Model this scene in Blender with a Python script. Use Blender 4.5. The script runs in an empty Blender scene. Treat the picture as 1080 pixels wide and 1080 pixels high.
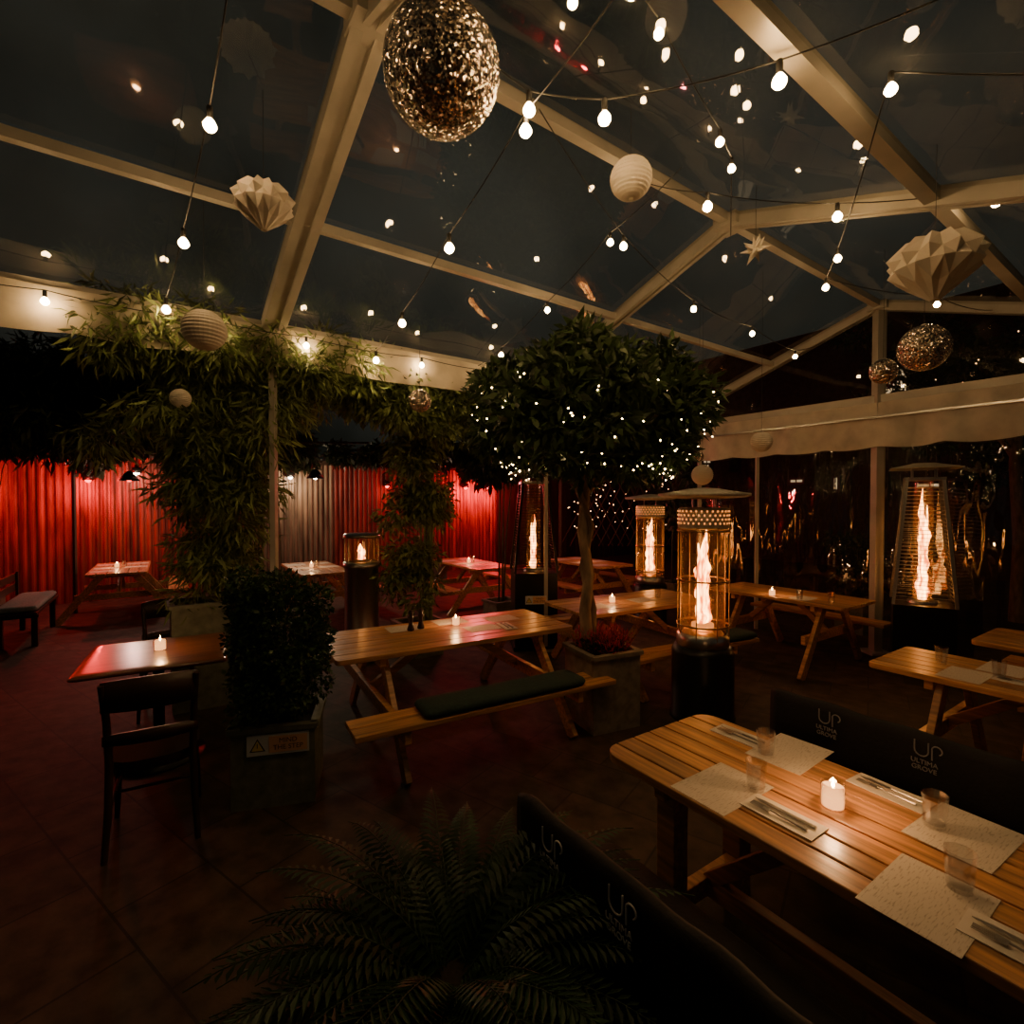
import bpy, math, random
import numpy as np
from mathutils import Vector, Matrix
random.seed(7); rng=np.random.default_rng(7)
D=bpy.data; C=bpy.context
def link(o): C.scene.collection.objects.link(o); return o
pi=math.pi
# ---------------------------------------------------------------- materials
def newmat(name):
    m=D.materials.new(name); m.use_nodes=True; nt=m.node_tree; nt.nodes.clear()
    out=nt.nodes.new('ShaderNodeOutputMaterial'); return m,nt,out
def N(nt,t,**k):
    n=nt.nodes.new(t)
    for a,b in k.items():
        if a in n.inputs: n.inputs[a].default_value=b
        else: setattr(n,a,b)
    return n
def pm(name,col,rough=.5,metal=0.,nscale=12,namt=.35,bump=0.,stretch=(1,1,1),rnd=.25,bscale=None,transl=0.,coat=0.):
    m,nt,out=newmat(name); L=nt.links.new
    p=N(nt,'ShaderNodeBsdfPrincipled'); p.inputs['Roughness'].default_value=rough; p.inputs['Metallic'].default_value=metal
    if coat: p.inputs['Coat Weight'].default_value=coat; p.inputs['Coat Roughness'].default_value=.2
    tc=N(nt,'ShaderNodeTexCoord'); mp=N(nt,'ShaderNodeMapping'); mp.inputs['Scale'].default_value=stretch
    L(tc.outputs['Object'],mp.inputs['Vector'])
    at=N(nt,'ShaderNodeAttribute'); at.attribute_name='rnd'
    sep=N(nt,'ShaderNodeVectorMath'); sep.operation='ADD'
    cmb=N(nt,'ShaderNodeCombineXYZ'); mul=N(nt,'ShaderNodeMath',operation='MULTIPLY'); mul.inputs[1].default_value=7.
    L(at.outputs['Fac'],mul.inputs[0]); L(mul.outputs[0],cmb.inputs[0]); L(mul.outputs[0],cmb.inputs[2])
    L(mp.outputs[0],sep.inputs[0]); L(cmb.outputs[0],sep.inputs[1])
    nz=N(nt,'ShaderNodeTexNoise'); nz.inputs['Scale'].default_value=nscale; nz.inputs['Detail'].default_value=5
    L(sep.outputs[0],nz.inputs['Vector'])
    cr=N(nt,'ShaderNodeValToRGB'); c=cr.color_ramp
    c.elements[0].position=.3; c.elements[1].position=.7
    c.elements[0].color=(*[x*(1-namt) for x in col],1); c.elements[1].color=(*[min(1,x*(1+namt*.6)) for x in col],1)
    L(nz.outputs['Fac'],cr.inputs[0])
    mr=N(nt,'ShaderNodeMapRange'); mr.inputs['To Min'].default_value=1-rnd; mr.inputs['To Max'].default_value=1+rnd
    L(at.outputs['Fac'],mr.inputs['Value'])
    vm=N(nt,'ShaderNodeVectorMath',operation='SCALE'); L(cr.outputs[0],vm.inputs[0]); L(mr.outputs[0],vm.inputs['Scale'])
    L(vm.outputs[0],p.inputs['Base Color'])
    if bump:
        b=N(nt,'ShaderNodeBump'); b.inputs['Strength'].default_value=bump; b.inputs['Distance'].default_value=.01
        if bscale:
            n2=N(nt,'ShaderNodeTexNoise'); n2.inputs['Scale'].default_value=bscale; L(mp.outputs[0],n2.inputs['Vector']); L(n2.outputs['Fac'],b.inputs['Height'])
        else: L(nz.outputs['Fac'],b.inputs['Height'])
        L(b.outputs[0],p.inputs['Normal'])
    if transl:
        t=N(nt,'ShaderNodeBsdfTranslucent'); L(vm.outputs[0],t.inputs['Color'])
        mx=N(nt,'ShaderNodeMixShader'); mx.inputs[0].default_value=transl
        L(p.outputs[0],mx.inputs[1]); L(t.outputs[0],mx.inputs[2]); L(mx.outputs[0],out.inputs[0])
    else: L(p.outputs[0],out.inputs[0])
    return m
def em(name,col,s):
    m,nt,out=newmat(name); e=N(nt,'ShaderNodeEmission'); e.inputs[0].default_value=(*col,1); e.inputs[1].default_value=s
    nt.links.new(e.outputs[0],out.inputs[0]); return m
def flame_mat(name,s):
    m,nt,out=newmat(name); L=nt.links.new
    tc=N(nt,'ShaderNodeTexCoord'); mp=N(nt,'ShaderNodeMapping'); mp.inputs['Scale'].default_value=(14,14,1.8)
    nz=N(nt,'ShaderNodeTexNoise'); nz.inputs['Scale'].default_value=2.2; nz.inputs['Detail'].default_value=3
    L(tc.outputs['Object'],mp.inputs[0]); L(mp.outputs[0],nz.inputs[0])
    cr=N(nt,'ShaderNodeValToRGB'); cr.color_ramp.elements[0].position=.42; cr.color_ramp.elements[1].position=.68
    cr.color_ramp.elements[0].color=(.20,.028,.002,1); cr.color_ramp.elements[1].color=(1,.46,.12,1)
    L(nz.outputs['Fac'],cr.inputs[0])
    e=N(nt,'ShaderNodeEmission'); e.inputs[1].default_value=s; L(cr.outputs[0],e.inputs[0]); L(e.outputs[0],out.inputs[0]); return m
def thin(name,tint,gloss,rough,bumpscale=0,bumpstr=.3,haze=0.,stretch=(1,1,1),hazecol=(.5,.5,.5),edge=.6):
    m,nt,out=newmat(name); L=nt.links.new
    t=N(nt,'ShaderNodeBsdfTransparent'); t.inputs[0].default_value=(*tint,1)
    g=N(nt,'ShaderNodeBsdfGlossy'); g.inputs['Roughness'].default_value=rough; g.inputs[0].default_value=(1,1,1,1)
    fr=N(nt,'ShaderNodeLayerWeight'); fr.inputs['Blend'].default_value=.5
    pw=N(nt,'ShaderNodeMath',operation='POWER'); pw.inputs[1].default_value=4.5; L(fr.outputs['Facing'],pw.inputs[0])
    ad=N(nt,'ShaderNodeMath',operation='MULTIPLY_ADD'); ad.inputs[1].default_value=edge; ad.inputs[2].default_value=gloss; ad.use_clamp=True
    L(pw.outputs[0],ad.inputs[0])
    mx=N(nt,'ShaderNodeMixShader'); L(ad.outputs[0],mx.inputs[0]); L(t.outputs[0],mx.inputs[1]); L(g.outputs[0],mx.inputs[2])
    last=mx
    tc=N(nt,'ShaderNodeTexCoord'); mp=N(nt,'ShaderNodeMapping'); mp.inputs['Scale'].default_value=stretch; L(tc.outputs['Object'],mp.inputs[0])
    if bumpscale:
        nz=N(nt,'ShaderNodeTexNoise'); nz.inputs['Scale'].default_value=bumpscale; nz.inputs['Detail'].default_value=1.5; L(mp.outputs[0],nz.inputs[0])
        b=N(nt,'ShaderNodeBump'); b.inputs['Strength'].default_value=bumpstr; b.inputs['Distance'].default_value=.05
        L(nz.outputs['Fac'],b.inputs['Height']); L(b.outputs[0],g.inputs['Normal'])
    if haze:
        d=N(nt,'ShaderNodeBsdfDiffuse'); d.inputs[0].default_value=(*hazecol,1)
        tr=N(nt,'ShaderNodeBsdfTranslucent'); tr.inputs[0].default_value=(*hazecol,1)
        a=N(nt,'ShaderNodeMixShader'); a.inputs[0].default_value=.4; L(d.outputs[0],a.inputs[1]); L(tr.outputs[0],a.inputs[2])
        n3=N(nt,'ShaderNodeTexNoise'); n3.inputs['Scale'].default_value=1.1; n3.inputs['Detail'].default_value=3; L(tc.outputs['Object'],n3.inputs[0])
        r=N(nt,'ShaderNodeMapRange'); r.inputs['From Min'].default_value=.38; r.inputs['From Max'].default_value=.68
        r.inputs['To Min'].default_value=haze*.15; r.inputs['To Max'].default_value=haze*1.7; L(n3.outputs['Fac'],r.inputs['Value'])
        m2=N(nt,'ShaderNodeMixShader'); L(r.outputs[0],m2.inputs[0]); L(mx.outputs[0],m2.inputs[1]); L(a.outputs[0],m2.inputs[2]); last=m2
    L(last.outputs[0],out.inputs[0]); return m
def glitter(name):
    m,nt,out=newmat(name); L=nt.links.new
    tc=N(nt,'ShaderNodeTexCoord'); vo=N(nt,'ShaderNodeTexVoronoi'); vo.inputs['Scale'].default_value=130
    L(tc.outputs['Object'],vo.inputs['Vector'])
    s=N(nt,'ShaderNodeVectorMath',operation='SUBTRACT'); s.inputs[1].default_value=(.5,.5,.5); L(vo.outputs['Color'],s.inputs[0])
    sc=N(nt,'ShaderNodeVectorMath',operation='SCALE'); sc.inputs['Scale'].default_value=1.5; L(s.outputs[0],sc.inputs[0])
    ge=N(nt,'ShaderNodeNewGeometry'); a=N(nt,'ShaderNodeVectorMath',operation='ADD'); L(ge.outputs['Normal'],a.inputs[0]); L(sc.outputs[0],a.inputs[1])
    no=N(nt,'ShaderNodeVectorMath',operation='NORMALIZE'); L(a.outputs[0],no.inputs[0])
    p=N(nt,'ShaderNodeBsdfPrincipled'); p.inputs['Metallic'].default_value=1; p.inputs['Roughness'].default_value=.25; p.inputs['Base Color'].default_value=(.66,.56,.46,1)
    L(no.outputs[0],p.inputs['Normal']); L(p.outputs[0],out.inputs[0]); return m
M={}
M['pine']=pm('varnished_pine',(.60,.295,.115),.38,0,3,.5,.15,(1.0,14,14),.25,coat=.3)
M['darkwood']=pm('mahogany_wood',(.22,.075,.04),.28,0,3,.45,.1,(1,12,12),.1,coat=.4)
M['chairwood']=pm('dark_chair_wood',(.045,.02,.012),.4,0,5,.4,.05)
M['alu']=pm('painted_aluminium',(.46,.43,.36),.45,.15,3,.2,.03,rnd=.05)
M['fabric']=pm('cream_tarpaulin',(.76,.69,.56),.7,0,4,.25,.25,(1,1,1),.05,transl=.25)
M['black']=pm('black_fabric',(.006,.006,.007),.75,0,60,.3,.2)
M['blackmetal']=pm('black_metal',(.010,.009,.009),.35,.3,20,.2)
M['steel']=pm('brushed_steel',(.55,.52,.48),.28,1.,30,.2,.05,(1,1,12))
M['hat']=pm('satin_steel_hood',(.56,.52,.45),.5,.4,30,.2,.05)
M['brass']=pm('warm_steel',(.6,.42,.25),.3,1.,30,.2)
M['leaf']=pm('bay_leaf',(.048,.082,.024),.42,0,5,.3,rnd=.7,transl=.2)
M['bamboo']=pm('bamboo_leaf',(.20,.26,.085),.5,0,5,.3,rnd=.7,transl=.3)
M['darkleaf']=pm('dark_ivy_leaf',(.034,.048,.02),.5,0,5,.3,rnd=.6,transl=.15)
M['boxleaf']=pm('boxwood_leaf',(.036,.08,.02),.5,0,5,.3,rnd=.6,transl=.15)
M['fern']=pm('fern_leaf',(.032,.075,.03),.5,0,5,.3,rnd=.5,transl=.25)
M['bark']=pm('bark',(.24,.16,.10),.8,0,20,.5,.6,(1,1,.3))
M['flower']=pm('heather_flower',(.45,.04,.08),.6,0,5,.3,rnd=.6,transl=.2)
M['stone']=pm('planter_stone',(.27,.22,.16),.75,0,14,.35,.3)
M['planter']=pm('grey_green_planter',(.17,.175,.12),.6,0,14,.35,.3)
M['soil']=pm('soil',(.02,.013,.008),.9,0,40,.5,.6)
M['cushion']=pm('green_cushion',(.022,.048,.04),.85,0,50,.3,.2)
M['greycush']=pm('grey_cushion',(.3,.36,.32),.85,0,50,.3,.2)
M['paper']=pm('paper_white',(.76,.70,.60),.7,0,8,.05,rnd=.05)
M['white']=pm('white_paper_lantern',(.72,.66,.56),.7,0,8,.05,rnd=.10,transl=.15)
M['ink']=pm('white_print',(.65,.65,.62),.6,0,8,.05,rnd=0)
M['greyink']=pm('grey_print',(.34,.34,.35),.6,0,8,.05,rnd=0)
M['blackink']=pm('black_print',(.02,.02,.02),.6,0,8,.05,rnd=0)
M['orange']=pm('orange_sign',(.75,.42,.22),.5,0,8,.05,rnd=0)
M['yellow']=pm('yellow_sign',(.8,.6,.1),.5,0,8,.05,rnd=0)
M['redwall']=pm('red_painted_boards',(.30,.048,.035),.5,0,6,.65,.15,(1,1,.2))
M['litwall']=pm('white_lit_boards',(.20,.13,.09),.55,0,6,.65,.15,(1,1,.2))  # same boards under the white lamp, its light put into the colour
M['brickdark']=pm('dark_brick',(.04,.026,.02),.8,0,8,.5,.3)
M['fence']=pm('dark_timber',(.06,.035,.02),.7,0,6,.5,.3,(1,1,.2))
M['wire']=pm('black_cable',(.01,.01,.01),.6)
M['glitter']=glitter('glitter_mirror')
M['bulb']=em('warm_bulb',(1,.60,.25),125)
M['fairy']=em('fairy_bulb',(1,.66,.28),24)
M['fairyfar']=em('far_fairy_bulb',(1,.5,.22),6)
M['redem']=em('red_lamp',(1,.04,.03),12)
M['whiteem']=em('white_lamp',(1,.8,.6),30)
M['winem']=em('lit_window',(1,.7,.4),.7)
M['wax']=em('candle_glow',(1,.40,.12),4.)
M['cflame']=em('candle_flame',(1,.6,.22),60)
M['flame']=flame_mat('gas_flame',22)
M['ember']=em('burner_glow',(1,.30,.06),1.4)
M['glass']=thin('heater_glass',(.97,.88,.74),.05,.12,haze=.07,hazecol=(.95,.6,.3))  # orange haze in the glass stands in for flame glow and reflections
M['tumbler']=thin('tumbler_glass',(.90,.90,.90),.13,.03)
M['roof']=thin('clear_pvc_roof',(.82,.82,.78),.075,.03,1.6,.22,.035,hazecol=(.5,.52,.48),edge=.18)
M['pvc']=thin('clear_pvc_window',(.8,.8,.78),.10,.025,1.5,1.,.015,(3.,3.,.7),edge=.15)
M['pvctop']=thin('clear_pvc_gable',(.82,.82,.8),.05,.03,1.2,.25,.012,edge=.12)
def mat_print():
    m,nt,out=newmat('printed_placemat'); L=nt.links.new
    tc=N(nt,'ShaderNodeTexCoord'); mp=N(nt,'ShaderNodeMapping'); mp.inputs['Scale'].default_value=(150,22,1); L(tc.outputs['Object'],mp.inputs[0])
    nz=N(nt,'ShaderNodeTexNoise'); nz.inputs['Scale'].default_value=1.6; nz.inputs['Detail'].default_value=4; L(mp.outputs[0],nz.inputs[0])
    cr=N(nt,'ShaderNodeValToRGB'); cr.color_ramp.elements[0].position=.33; cr.color_ramp.elements[1].position=.46
    cr.color_ramp.elements[0].color=(.44,.37,.28,1); cr.color_ramp.elements[1].color=(.70,.63,.52,1); L(nz.outputs['Fac'],cr.inputs[0])
    p=N(nt,'ShaderNodeBsdfPrincipled'); p.inputs['Roughness'].default_value=.6; L(cr.outputs[0],p.inputs[0]); L(p.outputs[0],out.inputs[0]); return m
M['print']=mat_print()
def mat_floor():
    m,nt,out=newmat('stone_paving'); L=nt.links.new
    tc=N(nt,'ShaderNodeTexCoord'); mp=N(nt,'ShaderNodeMapping'); mp.inputs['Rotation'].default_value=(0,0,math.radians(35)); L(tc.outputs['Object'],mp.inputs[0])
    br=N(nt,'ShaderNodeTexBrick'); br.inputs['Scale'].default_value=1.0; br.inputs['Mortar Size'].default_value=.006
    br.inputs['Brick Width'].default_value=.6; br.inputs['Row Height'].default_value=.4
    br.inputs['Color1'].default_value=(.070,.041,.026,1); br.inputs['Color2'].default_value=(.036,.025,.017,1); br.inputs['Mortar'].default_value=(.018,.012,.009,1)
    L(mp.outputs[0],br.inputs['Vector'])
    nz=N(nt,'ShaderNodeTexNoise'); nz.inputs['Scale'].default_value=7; nz.inputs['Detail'].default_value=8; L(mp.outputs[0],nz.inputs[0])
    mr=N(nt,'ShaderNodeMapRange'); mr.inputs['From Min'].default_value=.3; mr.inputs['From Max'].default_value=.7; mr.inputs['To Min'].default_value=.3; mr.inputs['To Max'].default_value=1.5; L(nz.outputs['Fac'],mr.inputs['Value'])
    vm=N(nt,'ShaderNodeVectorMath',operation='SCALE'); L(br.outputs['Color'],vm.inputs[0]); L(mr.outputs[0],vm.inputs['Scale'])
    p=N(nt,'ShaderNodeBsdfPrincipled'); p.inputs['Roughness'].default_value=.68; L(vm.outputs[0],p.inputs[0])
    b=N(nt,'ShaderNodeBump'); b.inputs['Strength'].default_value=.6; b.inputs['Distance'].default_value=.012; L(nz.outputs['Fac'],b.inputs['Height']); L(b.outputs[0],p.inputs['Normal'])
    L(p.outputs[0],out.inputs[0]); return m
M['floor']=mat_floor()
# ---------------------------------------------------------------- mesh builder
class MB:
    def __init__(s): s.v=[];s.f=[];s.m=[];s.r=[];s.sm=[];s.mats=[]
    def mi(s,k):
        if k not in s.mats: s.mats.append(k)
        return s.mats.index(k)
    def add(s,vs,fs,k,smooth=False,r=None):
        o=len(s.v); s.v+= [tuple(v) for v in vs]; r=random.random() if r is None else r; i=s.mi(k)
        for f in fs: s.f.append(tuple(o+a for a in f)); s.m.append(i); s.r.append(r); s.sm.append(smooth)
    def box(s,c,d,k,rot=None):
        x,y,z=[a/2 for a in d]; vs=[Vector((sx*x,sy*y,sz*z)) for sz in(-1,1) for sy in(-1,1) for sx in(-1,1)]
        if rot is not None: vs=[rot@v for v in vs]
        c=Vector(c); s.add([v+c for v in vs],[(0,2,3,1),(4,5,7,6),(0,1,5,4),(2,6,7,3),(0,4,6,2),(1,3,7,5)],k)
    def beam(s,p1,p2,a,b,k,up=(0,0,1)):
        p1,p2=Vector(p1),Vector(p2); d=p2-p1; x=d.normalized(); up=Vector(up)
        if abs(x.dot(up))>.98: up=Vector((0,1,0))
        y=up.cross(x).normalized(); z=x.cross(y); rot=Matrix((x,y,z)).transposed()
        s.box((p1+p2)/2,(d.length,a,b),k,rot)
    def tube(s,pts,rad,k,n=8,cap=True):
        pts=[Vector(p) for p in pts]
        if not hasattr(rad,'__len__'): rad=[rad]*len(pts)
        vs=[];prev=None
        for i,p in enumerate(pts):
            t=(pts[min(i+1,len(pts)-1)]-pts[max(i-1,0)]).normalized()
            if prev is None:
                a=Vector((0,0,1)) if abs(t.z)<.9 else Vector((1,0,0)); u=t.cross(a).normalized()
            else: u=(prev-t*prev.dot(t)).normalized()
            prev=u; w=t.cross(u)
            for j in range(n): th=2*pi*j/n; vs.append(p+(u*math.cos(th)+w*math.sin(th))*rad[i])
        fs=[(i*n+j,i*n+(j+1)%n,(i+1)*n+(j+1)%n,(i+1)*n+j) for i in range(len(pts)-1) for j in range(n)]
        r=random.random(); s.add(vs,fs,k,True,r)
        if cap:
            s.add(vs[:n][::-1],[tuple(range(n))],k,False,r); s.add(vs[-n:],[tuple(range(n))],k,False,r)
    def lathe(s,prof,c,k,n=24,smooth=True,mod=None):
        c=Vector(c); vs=[]
        for (r,z) in prof:
            for j in range(n):
                th=2*pi*j/n; q=r*(mod(th,z) if mod else 1); vs.append(c+Vector((q*math.cos(th),q*math.sin(th),z)))
        fs=[(i*n+j,i*n+(j+1)%n,(i+1)*n+(j+1)%n,(i+1)*n+j) for i in range(len(prof)-1) for j in range(n)]
        s.add(vs,fs,k,smooth)
    def ball(s,c,r,k,n=10,sq=1):
        s.lathe([(max(1e-4,r*math.sin(pi*i/n)),-r*sq*math.cos(pi*i/n)) for i in range(n+1)],c,k,n*2)
    def prism(s,poly,z0,z1,k):
        n=len(poly); vs=[(x,y,z0) for x,y in poly]+[(x,y,z1) for x,y in poly]
        s.add(vs,[tuple(range(n))[::-1],tuple(range(n,2*n))]+[(i,(i+1)%n,n+(i+1)%n,n+i) for i in range(n)],k)
    def cushion(s,c,sx,sy,h,k,r=.05):
        def ring(ins,z):
            out=[];a,b=sx/2-ins,sy/2-ins;rr=max(r-ins*.3,.005)
            for cx,cy,t0 in((a-rr,b-rr,0),(-a+rr,b-rr,90),(-a+rr,-b+rr,180),(a-rr,-b+rr,270)):
                for q in range(5): t=math.radians(t0+q*22.5); out.append(Vector((c[0]+cx+rr*math.cos(t),c[1]+cy+rr*math.sin(t),c[2]+z)))
            return out
        P=[(.03,0),(.008,h*.15),(0,h*.4),(0,h*.6),(.01,h*.85),(.03,h*.97),(.07,h)]; vs=[];n=20
        for i,z in P: vs+=ring(i,z)
        fs=[(i*n+j,i*n+(j+1)%n,(i+1)*n+(j+1)%n,(i+1)*n+j) for i in range(len(P)-1) for j in range(n)]
        fs+=[tuple(range(n))[::-1],tuple(range((len(P)-1)*n,len(P)*n))]; s.add(vs,fs,k,True)
    def build(s,name,loc=(0,0,0),ang=0,parent=None,bevel=0):
        me=D.meshes.new(name); me.from_pydata(s.v,[],s.f)
        for k in s.mats: me.materials.append(M[k])
        me.polygons.foreach_set('material_index',s.m); me.polygons.foreach_set('use_smooth',s.sm)
        a=me.attributes.new('rnd','FLOAT','FACE'); a.data.foreach_set('value',s.r); me.update()
        o=link(D.objects.new(name,me)); o.location=loc; o.rotation_euler=(0,0,ang)
        if parent: o.parent=parent
        if bevel:
            b=o.modifiers.new('bevel','BEVEL'); b.width=bevel; b.segments=2; b.limit_method='ANGLE'; b.angle_limit=math.radians(50)
        return o
def text(parent,name,body,size,loc,rot,k,ext=.0015):
    c=D.curves.new(name,'FONT'); c.body=body; c.size=size; c.extrude=ext; c.align_x='CENTER'; c.align_y='CENTER'; c.materials.append(M[k])
    o=link(D.objects.new(name,c)); o.parent=parent; o.location=loc; o.rotation_euler=rot; return o
def plight(name,loc,e,col,r=.05,parent=None):
    l=D.lights.new(name,'POINT'); l.energy=e; l.color=col; l.shadow_soft_size=r
    o=link(D.objects.new(name,l)); o.location=loc
    if parent: o.parent=parent
    return o
def leaves(mb_name,blobs,size,asp,k,droop=.3,loc=(0,0,0),extra=None,shell=3.,out=1.):
    V=[]
    for c,r,cnt in blobs:
        d=rng.normal(size=(cnt,3)); d/=np.linalg.norm(d,axis=1)[:,None]
        rad=rng.random(cnt)**(1/shell)
        p=np.array(c)+d*np.array(r)*rad[:,None]
        t=d*out+rng.normal(size=(cnt,3))*.7+np.array([0,0,-droop*2]); t/=np.linalg.norm(t,axis=1)[:,None]
        q=np.cross(t,rng.normal(size=(cnt,3))); q/=np.linalg.norm(q,axis=1)[:,None]
        nn=np.cross(t,q); s=size*(.6+.8*rng.random(cnt))[:,None]; w=s*asp
        b=p; m=p+t*s*.45; tip=p+t*s - nn*s*.12
        V.append(np.stack([b,m+q*w*.5+nn*s*.05,tip,m-q*w*.5+nn*s*.05],1).reshape(-1,3))
    V=np.concatenate(V); nf=len(V)//4
    mb=extra or MB()
    o=len(mb.v); mb.v+=[tuple(v) for v in V.tolist()]; i=mb.mi(k)
    mb.f+=[(o+4*a,o+4*a+1,o+4*a+2,o+4*a+3) for a in range(nf)]; mb.m+=[i]*nf; mb.r+=rng.random(nf).tolist(); mb.sm+=[True]*nf
    return mb
# ---------------------------------------------------------------- frame of the tent
P3=Vector((4.33,6.07,0)); TA=math.radians(35.5); r=Vector((math.cos(TA),math.sin(TA),0)); l=Vector((-math.sin(TA),math.cos(TA),0))
ZR=4.12; SL=.34; WL=2.4; WR=3.6
def T(s,w,z):
    v=P3-r*s+l*w; return Vector((v.x,v.y,z))
def RZ(w): return ZR-.34*abs(w)
BD=math.radians(30); AD=math.radians(-56.1)
mb=MB(); mb.add([(-22,-6,0),(26,-6,0),(26,32,0),(-22,32,0)],[(0,1,2,3)],'floor'); mb.build('floor')
def fluted(name,s0,s1,w,h,k,pitch=.11,dep=.035):
    mb=MB(); n=int((s1-s0)/pitch)*4
    for q in range(n//4):
        vs=[]; sm=s0+(s1-s0)*(q*4)/n
        for i in range(5):
            s=s0+(s1-s0)*(q*4+i)/n; o=[0,0,dep,dep,0][i]
            vs+= [T(s,w-o,0),T(s,w-o,h)]
        mb.add(vs,[(2*i,2*i+1,2*i+3,2*i+2) for i in range(4)],'litwall' if 3.5<sm<5.3 else k)
    mb.beam(T(s0,w,h+.05),T(s1,w,h+.05),.16,.10,'fence'); return mb.build(name)
fluted('wall_back',-1.0,14,9.6,2.65,'redwall')
mb=MB()
for i in range(60):
    a=T(-1.1-i*.2,9.6,1.3); mb.box(a,(.19,.03,2.6+.05*(i%3)),'fence',Matrix.Rotation(TA,3,'Z'))
mb.build('wall_fence')
mb=MB()
ctr=P3+r*9; mb.box(ctr+l*2+Vector((1,1,3.4)),(3,26,6.8),'brickdark',Matrix.Rotation(TA,3,'Z'))
for a,z,w,h in((7.4,3.0,.22,.45),(2.3,4.7,.40,.7),(.6,2.6,.08,.4),(4.6,2.4,.3,.06),(3.6,2.3,.06,.3),(1.6,2.2,.5,.06),(9,2.9,.5,.4),(11.2,2.4,.3,.3)):
    base=P3+r*7.75+l*a
    mb.box(base+Vector((0,0,z)),(.08,w+.12,h+.12),'blackmetal',Matrix.Rotation(TA,3,'Z'))
    mb.box(base-r*.05+Vector((0,0,z)),(.02,w,h),'winem',Matrix.Rotation(TA,3,'Z'))
    mb.box(base-r*.07+Vector((0,0,z)),(.02,.03,h),'blackmetal',Matrix.Rotation(TA,3,'Z'))
mb.build('building_facade')
mb=MB()
def raf(p1,p2,w=.15,h=.13,groove=True):
    if groove:
        d=(Vector(p2)-Vector(p1)).normalized(); side=d.cross(Vector((0,0,1))).normalized()*(w*.33)
        mb.beam(Vector(p1)+side,Vector(p2)+side,w*.34,h,'alu'); mb.beam(Vector(p1)-side,Vector(p2)-side,w*.34,h,'alu'); mb.beam(p1,p2,w*.4,h*.6,'alu')
    else: mb.beam(p1,p2,w,h,'alu')
for s in (0,3.1,6.15,9.2):
    wd=.18 if s>5 else .10
    raf(T(s,0,ZR),T(s,WL,RZ(WL)),wd,.11); raf(T(s,0,ZR),T(s,-WR,RZ(-WR)),.10,.11)
    for w in (WL,-WR):
        if s<9: mb.beam(T(s,w,0),T(s,w,RZ(w)),.045,.06,'alu'); mb.box(T(s,w,.01),(.2,.2,.02),'alu')
raf(T(-.05,0,ZR),T(9.2,0,ZR),.07,.07,False)
mb.beam(T(0,1.25,RZ(1.25)),T(9.2,1.25,RZ(1.25)),.055,.06,'alu')
mb.beam(T(0,-1.35,RZ(-1.35)),T(9.2,-1.35,RZ(-1.35)),.08,.08,'alu')
mb.beam(T(0,WL,RZ(WL)),T(9.2,WL,RZ(WL)),.08,.08,'alu'); mb.beam(T(0,-WR,RZ(-WR)),T(9.2,-WR,RZ(-WR)),.09,.09,'alu')
mb.beam(T(0,0,0),T(0,0,ZR),.10,.10,'alu'); mb.box(T(0,0,.02),(.25,.25,.03),'alu')
mb.beam(T(0,WL,3.02),T(0,-WR,3.02),.08,.09,'alu')
mb.beam(T(.1,WL,2.80),T(.1,-WR,2.80),.025,.025,'steel')
mb.beam(T(0,1.47,0),T(0,1.47,3.0),.04,.04,'alu')
mb.beam(T(0,-1.9,0),T(0,-1.9,3.0),.05,.05,'alu')
for s in (0,3.1,6.15):
    mb.box(T(s,0,ZR-.02),(.2,.2,.09),'alu',Matrix.Rotation(TA,3,'Z'))
mb.build('marquee_frame')
mb=MB()
for s0,s1 in((0.05,3.05),(3.15,6.1),(6.2,9.2)):
    for w0,w1 in((0.05,1.22),(1.28,WL),(-.05,-1.32),(-1.38,-WR)):
        n=6; vs=[]
        for i in range(n+1):
            for j in range(n+1):
                a=i/n;b=j/n; w=w0+(w1-w0)*b; vs.append(T(s0+(s1-s0)*a,w,RZ(w)+.03-.03*math.sin(pi*a)*math.sin(pi*b)))
        mb.add(vs,[(i*(n+1)+j,(i+1)*(n+1)+j,(i+1)*(n+1)+j+1,i*(n+1)+j+1) for i in range(n) for j in range(n)],'roof',True)
mb.build('ceiling')
mb=MB()
for w0,w1 in((2.35,1.5),(1.44,.06),(-.06,-1.87),(-1.93,-3.55)):
    n=10; vs=[]
    for i in range(n+1):
        a=i/n; w=w0+(w1-w0)*a
        for j in range(n+1): vs.append(T(.02*math.sin(a*9)*math.sin(j*.8)+.0,w,.05+2.9*j/n))
    mb.add(vs,[(i*(n+1)+j,(i+1)*(n+1)+j,(i+1)*(n+1)+j+1,i*(n+1)+j+1) for i in range(n) for j in range(n)],'pvc',True)
mb.add([T(.01,WL,3.05),T(.01,0,3.05),T(.01,0,ZR),T(.01,WL,RZ(WL))],[(0,1,2,3)],'pvctop'); mb.add([T(.01,-WR,RZ(-WR)),T(.01,0,ZR),T(.01,0,3.05),T(.01,-WR,3.0)],[(0,1,2,3)],'pvctop')
mb.build('window_1')
def valance(name,pa,pb,z0,z1,off,k='fabric'):
    mb=MB(); n=120; vs=[]; pa=Vector(pa);pb=Vector(pb); d=(pb-pa).normalized(); nn=Vector((-d.y,d.x,0))
    for i in range(n+1):
        a=i/n; p=pa+(pb-pa)*a
        for j in range(6):
            b=j/5; q=p+nn*(off+(.03*math.sin(a*43+b)+.02*math.sin(a*71))*b+.012*math.sin(a*97)); vs.append((q.x,q.y,z1+(z0-z1)*b - .03*abs(math.sin(a*31))*b))
    mb.add(vs,[(i*6+j,(i+1)*6+j,(i+1)*6+j+1,i*6+j+1) for i in range(n) for j in range(5)],k,True)
    return mb.build(name)
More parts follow.
